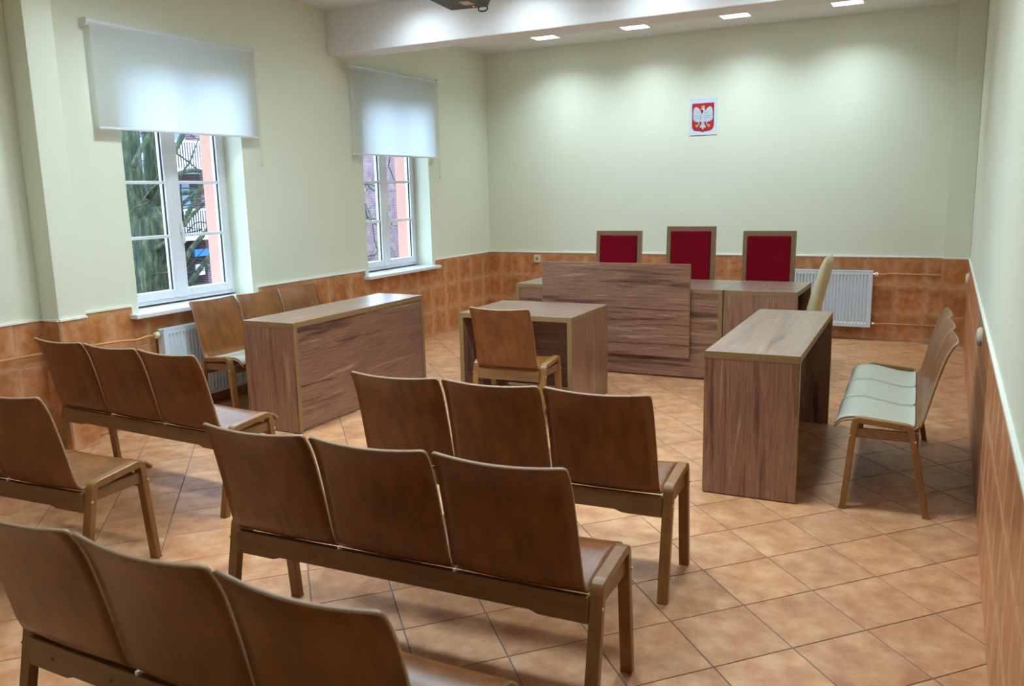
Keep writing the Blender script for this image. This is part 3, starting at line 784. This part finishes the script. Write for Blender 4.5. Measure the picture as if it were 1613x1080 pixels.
# ------------------------------------------------------------------ cream chair seen edge-on
def cream_chair():
    t = thing('upholstered_chair', 'cream upholstered chair seen edge-on beside the clerk desk, radiator behind it', 'chair', (4.0, -2.12, 0), 0)
    prof = [(0.125, 0.42), (0.112, 0.50), (0.118, 0.60), (0.150, 0.74), (0.185, 0.88), (0.222, 1.02)]
    # back cushion: lofted rounded sections, facing -x
    bm_ = bmesh.new(); rings = []
    ctr = catmull(prof, 3); N = len(ctr)
    for i, p_ in enumerate(ctr):
        f = i/(N-1); th = 0.050*(1-0.35*f); hw = 0.215*(1-0.10*f)
        if i == N-1: th *= 0.35; hw *= 0.93
        if i == N-2: th *= 0.8
        ring = []
        for k in range(20):
            a = 2*math.pi*k/20; ca, sa = math.cos(a), math.sin(a)
            ex = math.copysign(abs(ca)**0.55, ca)*th; ey = math.copysign(abs(sa)**0.45, sa)*hw
            ring.append(bm_.verts.new((p_.x+0.04+ex+0.02*(1-(ey/hw)**2), ey, p_.y)))
        rings.append(ring)
    for a, b in zip(rings, rings[1:]):
        for k in range(20): bm_.faces.new((a[k], a[(k+1) % 20], b[(k+1) % 20], b[k]))
    bm_.faces.new(rings[0][::-1]); bm_.faces.new(rings[-1])
    fin('backrest', bm_, CREAM, t, smooth=True)
    bm_ = bmesh.new(); box(bm_, -0.30, 0.13, -0.22, 0.22, 0.40, 0.47, bev=0.025); fin('seat', bm_, CREAM, t)
    bm_ = bmesh.new(); box(bm_, -0.27, 0.13, -0.20, 0.20, 0.36, 0.40); fin('seat_frame', bm_, BENT, t, bev=0.003)
    for x in (-0.25, 0.12):
        for y in (-0.18, 0.18):
            bm_ = bmesh.new(); tube(bm_, [(x+(0.03 if x > 0 else -0.02), y, 0), (x, y, 0.37)], [0.014, 0.02], 10); fin('leg', bm_, BENT, t)
    return t
cream_chair()

# ------------------------------------------------------------------ radiators
def radiator(name, label, loc, rz, length, z0, z1, valve_side):
    """local x along the wall, local -y towards the room, wall at y = 0"""
    t = thing(name, label, 'radiator', loc, rz, 'white panel radiators')
    L = length/2; yb, yf = -0.035, -0.10; n = int(length/0.034)
    def profile(y, sg):
        pts = []; m = 0.03; step = (length-2*m)/n
        pts.append((-L, y)); pts.append((-L+m, y))
        for k in range(n):
            x0 = -L+m+k*step
            pts += [(x0+step*0.18, y), (x0+step*0.32, y+sg*0.012), (x0+step*0.68, y+sg*0.012), (x0+step*0.82, y)]
        pts += [(L-m, y), (L, y)]; return pts
    for nme, y, sg in (('front_panel', yf, 1), ('rear_panel', yb-0.012, -1)):
        bm_ = bmesh.new(); P_ = profile(y, sg)
        zs = [(z0, 0), (z0+0.035, 0), (z0+0.05, 1), (z1-0.05, 1), (z1-0.035, 0), (z1-0.008, 0)]
        rows = []
        for z, f in zs:
            rows.append([bm_.verts.new((x, y if not f else yy, z)) for x, yy in P_])
        for a, b in zip(rows, rows[1:]):
            for k in range(len(P_)-1): bm_.faces.new((a[k], a[k+1], b[k+1], b[k]))
        o_ = fin(nme, bm_, RADW, t)
        so = o_.modifiers.new('thickness', 'SOLIDIFY'); so.thickness = 0.003; so.offset = 0
    for s in (-1, 1): bx('side_cover', RADW, t, min(s*L, s*(L+0.003)), max(s*L, s*(L+0.003)), yf-0.002, yb, z0+0.004, z1)
    bm_ = bmesh.new(); box(bm_, -L-0.003, L+0.003, yf-0.003, yf+0.012, z1-0.006, z1+0.002); box(bm_, -L-0.003, L+0.003, yb-0.016, yb, z1-0.006, z1+0.002)
    k = 0; x = -L
    while x < L: box(bm_, x, x+0.004, yf+0.012, yb-0.016, z1-0.006, z1); x += 0.016
    fin('top_grille', bm_, RADW, t)
    bm_ = bmesh.new()
    for s in (-0.7, 0.7): box(bm_, s*L-0.015, s*L+0.015, yb, -0.008, z0+0.06, z1-0.06)
    fin('wall_bracket', bm_, RADW, t)
    s = valve_side; xv = s*L
    bm_ = bmesh.new(); tube(bm_, [(xv+s*0.004, -0.065, z1-0.035), (xv+s*0.02, -0.065, z1-0.035)], 0.011, 10); v = fin('valve', bm_, METAL, t)
    bm_ = bmesh.new(); tube(bm_, [(xv+s*0.018, -0.065, z1-0.035), (xv+s*0.024, -0.065, z1-0.035), (xv+s*0.05, -0.065, z1-0.035), (xv+s*0.056, -0.065, z1-0.035)], [0.018, 0.024, 0.024, 0.014], 14)
    fin('thermostat_knob', bm_, PLAST, v)
    bm_ = bmesh.new(); tube(bm_, [(xv+s*0.004, -0.065, z0+0.035), (xv+s*0.035, -0.065, z0+0.035)], 0.011, 10); fin('return_valve', bm_, METAL, t)
    return t
radiator('radiator', 'white ribbed radiator on the back wall behind the cream chair', (3.95, -0.007, 0), 0, 1.0, 0.138, 0.712, 1)
# on the left wall: wall normal +x -> rotate +90 deg (local -y becomes +x)
radiator('radiator', 'white ribbed radiator below the nearer window, behind the left bench', (0.007, -4.60, 0), math.pi/2, 1.03, 0.10, 0.66, -1)
def pipe(label, pts, r=0.0095):
    bm_ = bmesh.new(); tube(bm_, pts, r, 10); o_ = fin('heating_pipe', bm_, PIPE, smooth=True)
    return tag(o_, label, 'pipe', 'orange painted heating pipes')
pipe('upper orange heating pipe from the back wall radiator to the boxed corner', [(4.507, -0.072, 0.677), (4.55, -0.072, 0.677), (4.60, -0.05, 0.684), (4.9, -0.05, 0.682), (PILX, -0.05, 0.681)])
pipe('lower orange heating pipe from the back wall radiator to the boxed corner', [(4.486, -0.072, 0.173), (4.6, -0.062, 0.176), (PILX, -0.05, 0.174)])
pipe('upper orange heating pipe between the left radiator and the column', [(0.072, -5.172, 0.625), (0.072, -5.23, 0.628), (0.07, -5.32, 0.618), (0.06, -5.42, 0.628), (0.05, CY1, 0.640)])
pipe('upper orange heating pipe left of the column, behind the bench', [(0.05, CY0, 0.643), (0.05, -7.2, 0.655), (0.05, -8.6, 0.66)])
pipe('low orange heating pipe stub near the floor left of the column', [(0.06, CY0-0.001, 0.136), (0.06, -6.6, 0.136), (0.06, -8.6, 0.14)])
pipe('low orange heating pipe between the column and the left radiator', [(0.06, CY1, 0.136), (0.07, -5.4, 0.136), (0.072, -5.15, 0.136)])

# ------------------------------------------------------------------ sockets
t = thing('wall_socket', 'small cream socket on the back wall tiles left of the judges desk', 'socket', (0.659, -0.007, 0.772), 0)
bm = bmesh.new(); box(bm, -0.041, 0.041, -0.012, 0, -0.045, 0.045, bev=0.004); fin('face_plate', bm, PLAST, t)
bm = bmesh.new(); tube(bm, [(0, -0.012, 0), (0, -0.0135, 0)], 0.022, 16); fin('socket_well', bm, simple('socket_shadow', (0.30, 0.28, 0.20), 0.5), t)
bm = bmesh.new()
for s in (-1, 1): tube(bm, [(s*0.009, -0.0135, -0.002), (s*0.009, -0.0145, -0.002)], 0.003, 8)
tube(bm, [(0, -0.0135, 0.012), (0, -0.02, 0.012)], 0.0025, 8); fin('contact', bm, DARK, t)
for y, z, lb in ((-0.55, 0.705, 'round cream wall cap on the right wall tiles near the back corner'), (-4.05, 0.742, 'round cream wall cap on the right wall tiles above the pad bench')):
    t = thing('round_socket', lb, 'socket', (RX-0.007, y, z), 0, 'cream caps on the right wall')
    bm = bmesh.new(); tube(bm, [(0, 0, 0), (-0.012, 0, 0), (-0.024, 0, 0), (-0.028, 0, 0)], [0.052, 0.052, 0.040, 0.02], 24); fin('cap', bm, PLAST, t, smooth=False)

# ------------------------------------------------------------------ emblem
t = thing('emblem_board', 'white board on the back wall with a crowned white eagle on a red shield', 'emblem', (2.6705, -0.0005, 2.334), 0)
bx('board', PAPER, t, -0.146, 0.146, -0.006, 0, -0.193, 0.193)
K = 0.000511
def emb(name, pts, mat, dep, mirror=False, closed_mirror=False):
    def cv(p): return ((p[0]-645)*K, -(p[1]-575)*K-0.0)
    P_ = [cv(p) for p in pts]
    if closed_mirror: P_ = P_ + [(-x, z) for x, z in reversed(P_)]
    bm_ = bmesh.new(); prism(bm_, P_, 1, -0.006-dep, -0.006-dep+0.0008)
    if mirror: prism(bm_, [(-x, z) for x, z in P_], 1, -0.006-dep, -0.006-dep+0.0008)
    bmesh.ops.triangulate(bm_, faces=bm_.faces[:])
    return fin(name, bm_, mat, t)
emb('shield_border', [(645, 300), (878, 300), (878, 760), (868, 810), (838, 850), (790, 868), (690, 872), (660, 886), (645, 900)], simple('shield_rim', (0.16, 0.02, 0.03), 0.5), 0.0008, closed_mirror=True)
emb('shield', [(645, 308), (870, 308), (870, 760), (860, 805), (832, 842), (788, 860), (688, 864), (658, 878), (645, 890)], CRED, 0.0016, closed_mirror=True)
# body and tail
emb('eagle', [(645, 470), (672, 500), (690, 520), (700, 560), (700, 620), (688, 670), (672, 700), (676, 735), (700, 760), (712, 785), (700, 800), (682, 800), (672, 790), (676, 810), (662, 812), (655, 838), (645, 850)], CWHITE, 0.0024, closed_mirror=True)
# wing (right half, mirrored)
emb('eagle_wing', [(690, 530), (690, 480), (702, 450), (728, 410), (762, 382), (800, 372), (828, 392), (846, 430), (852, 480), (862, 500), (853, 530), (864, 560), (852, 585), (862, 612), (844, 622), (846, 650), (826, 640), (822, 672), (800, 655), (790, 690), (772, 660), (760, 700), (742, 668), (730, 705), (712, 672), (690, 680)], CWHITE, 0.0024, mirror=True)
emb('feather_shadow', [(706, 520), (740, 470), (770, 450), (790, 470), (770, 495), (735, 520)], simple('printed_pale_grey', (0.45, 0.55, 0.62), 0.5), 0.0032, mirror=True)
emb('feather_line', [(712, 560), (770, 545), (835, 560), (835, 567), (770, 553), (714, 569)], CGREY, 0.0032, mirror=True)
emb('feather_line', [(714, 600), (760, 590), (820, 612), (818, 619), (760, 599), (716, 609)], CGREY, 0.0032, mirror=True)
# neck and head turned left
emb('eagle_head', [(625, 520), (640, 490), (655, 462), (652, 445), (638, 436), (618, 430), (612, 418), (626, 404), (646, 396), (668, 396), (684, 412), (690, 440), (684, 475), (676, 510), (665, 540)], CWHITE, 0.0028)
emb('beak', [(618, 432), (596, 430), (592, 418), (604, 408), (624, 406)], CGOLD, 0.0032)
emb('crown', [(612, 392), (606, 350), (622, 366), (634, 340), (648, 362), (662, 340), (674, 366), (690, 350), (684, 392), (648, 400)], CGOLD, 0.0036)
emb('leg', [(700, 690), (716, 690), (752, 742), (738, 752)], CWHITE, 0.0028, mirror=True)
emb('claw', [(736, 748), (760, 736), (800, 738), (806, 756), (792, 764), (804, 786), (788, 786), (778, 772), (772, 800), (758, 790), (758, 766), (740, 770)], CGOLD, 0.0032, mirror=True)

# ------------------------------------------------------------------ projector
t = thing('projector', 'black projector hanging from the ceiling at the top picture edge', 'projector', (2.30, -4.53, 2.70), 0.0)
t.rotation_euler = (0, 0, math.radians(8))
bm = bmesh.new(); prism(bm, [(-0.035, 0.0), (0.21, 0.0), (0.23, 0.04), (0.23, 0.098), (-0.04, 0.098), (-0.04, 0.03)], 1, -0.31, 0.0)
fin('body', bm, DARK, t, bev=0.004)
bx('side_reflection', DARKB, t, 0.2305, 0.236, -0.27, -0.005, 0.038, 0.092)  # plate on the side face, bluish reflection put into its colour
bx('label_plate', simple('grey_sticker', (0.5, 0.48, 0.45), 0.5), t, 0.10, 0.16, -0.20, -0.10, -0.001, 0.0)
bx('status_label', simple('green_sticker', (0.02, 0.06, 0.045), 0.5), t, 0.01, 0.10, -0.09, -0.05, -0.001, 0.0)
bm = bmesh.new(); tube(bm, [(0.135, -0.05, 0.0), (0.135, -0.05, -0.002)], 0.006, 10); fin('standby_light', bm, LED, t)
bm = bmesh.new(); pts = [(0.175+0.030*math.cos(a), 0.004, -0.006+0.016*math.sin(a)) for a in [2*math.pi*k/18 for k in range(19)]]
tube(bm, pts, 0.0045, 8, cap=False); fin('security_loop', bm, DARK, t, smooth=True)
bm = bmesh.new(); tube(bm, [(0.09, -0.16, 0.098), (0.09, -0.16, 0.512)], 0.02, 14); tube(bm, [(0.09, -0.16, 0.512), (0.09, -0.16, 0.519)], 0.06, 18)
fin('ceiling_mount', bm, WPLAST, t)
bm = bmesh.new(); tube(bm, [(0.09, -0.33, 0.05), (0.09, -0.31, 0.05)], 0.032, 18); fin('lens', bm, DARKB, t)

# ------------------------------------------------------------------ outside
bm = bmesh.new(); box(bm, -60, -0.42, -30, 60, -2.0, -1.6); g_ = fin('ground', bm, LAWN); tag(g_, 'brown winter ground outside the windows', 'ground', kind='structure')
def tree(label, parts, loc=(0, 0, 0)):
    t_ = thing('bare_tree', label, 'tree', loc, 0, 'bare trees outside')
    for nme, pts, seg in parts:
        bm_ = bmesh.new(); P_ = [(p_[0]-loc[0], p_[1]-loc[1], p_[2]-loc[2]) for p_ in pts]; R_ = [p_[3] for p_ in pts]
        # smooth the polyline
        C_ = catmull([(*p_, r_) if False else p_ for p_ in P_], 3); Rr = []
        for i in range(len(P_)-1):
            for k in range(3): Rr.append(R_[i]+(R_[i+1]-R_[i])*k/3)
        Rr.append(R_[-1])
        if nme in ('branch', 'twig'): Rr = [0.82*r_ for r_ in Rr]
        Rr = [r_*(1+0.05*math.sin(i*1.7)) for i, r_ in enumerate(Rr)]
        tube(bm_, C_, Rr, seg); fin(nme, bm_, BARK, t_, smooth=True)
    return t_
TR = [('trunk', [(-3.45, -2.38, -1.62, 0.42), (-3.42, -2.36, -0.9, 0.33), (-3.4, -2.35, 0.18, 0.285), (-3.4, -2.32, 0.95, 0.262), (-3.4, -2.27, 1.35, 0.235), (-3.4, -2.27, 1.5, 0.15)], 18),
 ('limb', [(-3.4, -2.36, 1.1, 0.16), (-3.4, -2.38, 1.36, 0.155), (-3.4, -2.43, 1.62, 0.126), (-3.4, -2.43, 1.99, 0.118), (-3.4, -2.42, 2.35, 0.112), (-3.4, -2.36, 2.9, 0.10), (-3.5, -2.3, 3.8, 0.07)], 14),
 ('limb', [(-3.5, -2.16, 1.1, 0.15), (-3.5, -2.10, 1.35, 0.146), (-3.5, -2.03, 1.62, 0.118), (-3.5, -2.05, 2.0, 0.104), (-3.5, -2.03, 2.37, 0.10), (-3.5, -1.96, 2.95, 0.086), (-3.4, -1.7, 3.8, 0.06)], 14),
 ('branch', [(-3.2, -2.57, 1.96, .04), (-3.2, -2.44, 2.16, .037), (-3.2, -2.28, 2.36, .033), (-3.2, -2.09, 2.64, .025), (-3.1, -1.8, 3.1, .02)], 8),
 ('branch', [(-3.35, -2.38, 1.45, .04), (-3.2, -2.34, 1.36, .036), (-3.2, -2.22, 1.33, .033), (-3.2, -2.06, 1.41, .029), (-3.2, -1.9, 1.54, .025), (-3.2, -1.6, 1.72, .021)], 8),
 ('branch', [(-3.45, -2.25, 1.55, .06), (-3.0, -2.28, 1.96, .045), (-3.0, -2.11, 2.18, .041), (-3.0, -1.99, 2.35, .037), (-3.0, -1.85, 2.65, .033), (-2.9, -1.6, 3.2, .02)], 8),
 ('branch', [(-3.35, -2.3, 0.6, .06), (-3.1, -2.31, .97, .045), (-3.1, -2.07, 1.24, .037), (-3.1, -1.89, 1.47, .033), (-3.1, -1.78, 1.62, .025), (-3.1, -1.6, 1.9, .017)], 8),
 ('branch', [(-3.3, -2.4, 0.95, .05), (-2.9, -2.34, 1.16, .034), (-2.9, -2.08, 1.38, .03), (-2.9, -1.77, 1.59, .029), (-2.9, -1.43, 1.83, .025), (-2.9, -1.0, 2.2, .018)], 8),
 ('branch', [(-3.45, -2.1, 1.4, .06), (-3.3, -1.99, 1.55, .036), (-3.3, -1.85, 1.65, .038), (-3.3, -1.64, 1.67, .034), (-3.3, -1.38, 1.73, .031), (-3.3, -1.0, 1.9, .025)], 8),
 ('branch', [(-3.5, -2.0, 1.7, .05), (-3.4, -1.9, 1.82, .03), (-3.4, -1.72, 1.91, .034), (-3.4, -1.52, 1.94, .035), (-3.4, -1.28, 1.93, .031), (-3.4, -0.9, 2.05, .025)], 8),
 ('branch', [(-3.2, -2.4, 0.3, .06), (-2.8, -2.44, .67, .042), (-2.8, -2.32, .87, .04), (-2.8, -2.19, 1.02, .036), (-2.8, -2.03, 1.14, .033), (-2.8, -1.84, 1.3, .029), (-2.8, -1.5, 1.55, .022)], 8),
 ('branch', [(-3.2, -2.4, 0.0, .07), (-2.9, -2.34, .39, .05), (-2.9, -2.19, .58, .041), (-2.9, -2.01, .75, .037), (-2.9, -1.79, .93, .033), (-2.9, -1.45, 1.15, .025)], 8),
 ('twig', [(-2.7, -2.45, 2.13, .012), (-2.7, -2.28, 2.04, .012), (-2.7, -2.11, 1.93, .01), (-2.7, -1.93, 1.81, .008)], 6),
 ('twig', [(-2.9, -2.2, 1.34, .014), (-2.7, -2.35, 1.82, .012), (-2.7, -2.21, 1.99, .013), (-2.7, -2.1, 2.17, .01), (-2.7, -1.99, 2.35, .008)], 6),
 ('twig', [(-3.6, -2.38, 1.94, .013), (-3.6, -2.25, 1.95, .011), (-3.6, -2.13, 2.04, .009), (-3.6, -1.96, 2.09, .009)], 6),
 ('twig', [(-2.8, -2.24, 1.21, .01), (-2.8, -2.09, 1.31, .01), (-2.8, -1.91, 1.29, .01), (-2.8, -1.75, 1.21, .008)], 6)]
rt = random.Random(11)
for k in range(16):
    y0_ = rt.uniform(-2.5, -1.6); z0_ = rt.uniform(0.6, 2.4); x0_ = rt.uniform(-3.1, -2.6); dy = rt.uniform(0.10, 0.22)*rt.choice((-1, 1, 1)); dz = rt.uniform(-0.10, 0.16)
    pts = [(-3.25, y0_-0.05, z0_-0.05, .010)]
    for q in range(5): pts.append((x0_+0.03*q, y0_+q*dy, z0_+q*dz+rt.uniform(-0.03, 0.03), 0.009-0.0014*q))
    TR.append(('twig', pts, 5))
tree('mossy bare tree with a thick forked trunk close outside the nearer window', TR)
rnd = random.Random(3)
T2 = [('trunk', [(-4.2, 0.6, -1.62, .16), (-4.1, 0.65, 0.0, .13), (-4.0, 0.7, 1.2, .10), (-3.9, 0.8, 2.6, .06), (-3.9, 0.9, 3.8, .03)], 10),
 ('branch', [(-4.0, 0.72, 1.5, .04), (-3.0, 1.24, 1.8, .025), (-3.0, 1.63, 1.67, .019), (-3.0, 1.88, 1.63, .013), (-3.0, 2.32, 1.64, .011)], 6),
 ('branch', [(-4.05, 0.7, 1.0, .04), (-3.0, 1.21, 1.46, .025), (-3.0, 1.48, 1.26, .02), (-3.0, 1.75, 1.1, .015), (-3.0, 2.14, 1.03, .011)], 6),
 ('branch', [(-4.1, 0.7, 0.3, .03), (-3.2, 1.87, 0.42, .017), (-3.2, 1.91, .84, .015), (-3.2, 1.86, 1.2, .013), (-3.2, 1.71, 1.45, .01)], 6),
 ('branch', [(-4.0, 0.8, 2.1, .03), (-2.8, 1.65, 2.23, .015), (-2.8, 1.84, 2.02, .016), (-2.8, 1.99, 1.79, .01)], 6),
 ('branch', [(-4.0, 0.8, 1.3, .03), (-3.0, 1.84, 1.2, .013), (-3.0, 2.09, 1.11, .014), (-3.0, 2.32, 1.06, .011)], 6)]
for k in range(9):
    z = rnd.uniform(0.3, 2.0); y = rnd.uniform(1.1, 1.6); pts = [(-3.9, 0.75, z-0.2, .02)]
    x = rnd.uniform(-3.3, -2.8)
    for q in range(4): pts.append((x, y+q*0.28, z+rnd.uniform(-0.12, 0.12)+q*rnd.uniform(-0.06, 0.1), 0.011-0.002*q))
    T2.append(('twig', pts, 5))
tree('slender bare tree whose thin twigs cross the farther window', T2)

b = thing('apartment_building', 'brick apartment block with white railed balconies seen through the nearer window', 'building', (-20, 12, -1.6), 0)
bx('brick_wall', BRICK, b, -6, 0, 1.85, 24, 0, 6.0)
bx('brick_wall', BRICK, b, -6, 0, -8, -3.2, 0, 6.0)
bx('recessed_wall', PANELB, b, -6, -1.2, -3.2, 1.85, 0, 6.0)
for i, z in enumerate((1.85, 4.25)):
    bx('balcony_slab', RAILW, b, -1.2, 0.9, -3.2, 3.2, z-0.14, z)
    rl = bx('balcony_rail', RAILW, b, 0.84, 0.9, -3.2, 3.2, z+0.92, z+0.98)
    bm = bmesh.new(); y = -3.2
    while y < 3.2: box(bm, 0.86, 0.88, y, y+0.025, z, z+0.92); y += 0.11
    o = fin('railing_bars', bm, RAILW, b); o['kind'] = 'stuff'
    bx('balcony_panel', PANELB, b, -0.05, 0.02, 0.2, 1.3, z+1.0, z+2.0)
for yy in (-1.6, 1.75): bx('balcony_post', RAILW, b, 0.80, 0.88, yy, yy+0.08, 0, 6.0)
for k in range(3):
    w_ = bx('window', RAILW, b, -1.2, -1.12, -2.6+k*1.5, -1.6+k*1.5, 2.1, 3.7); bx('pane', DARKW, w_, -1.115, -1.10, -2.5+k*1.5, -1.7+k*1.5, 2.2, 3.6)
bx('shop_door', simple('grey_blue_door', (0.14, 0.2, 0.34), 0.4), b, 0.0, 0.08, 2.0, 2.7, 0.0, 1.5)
bx('shop_sign', SIGNB, b, 0.02, 0.12, 1.2, 2.0, 1.05, 1.32)
bx('notice_board', RAILW, b, 0.02, 0.12, 1.25, 1.6, 0.35, 0.75)
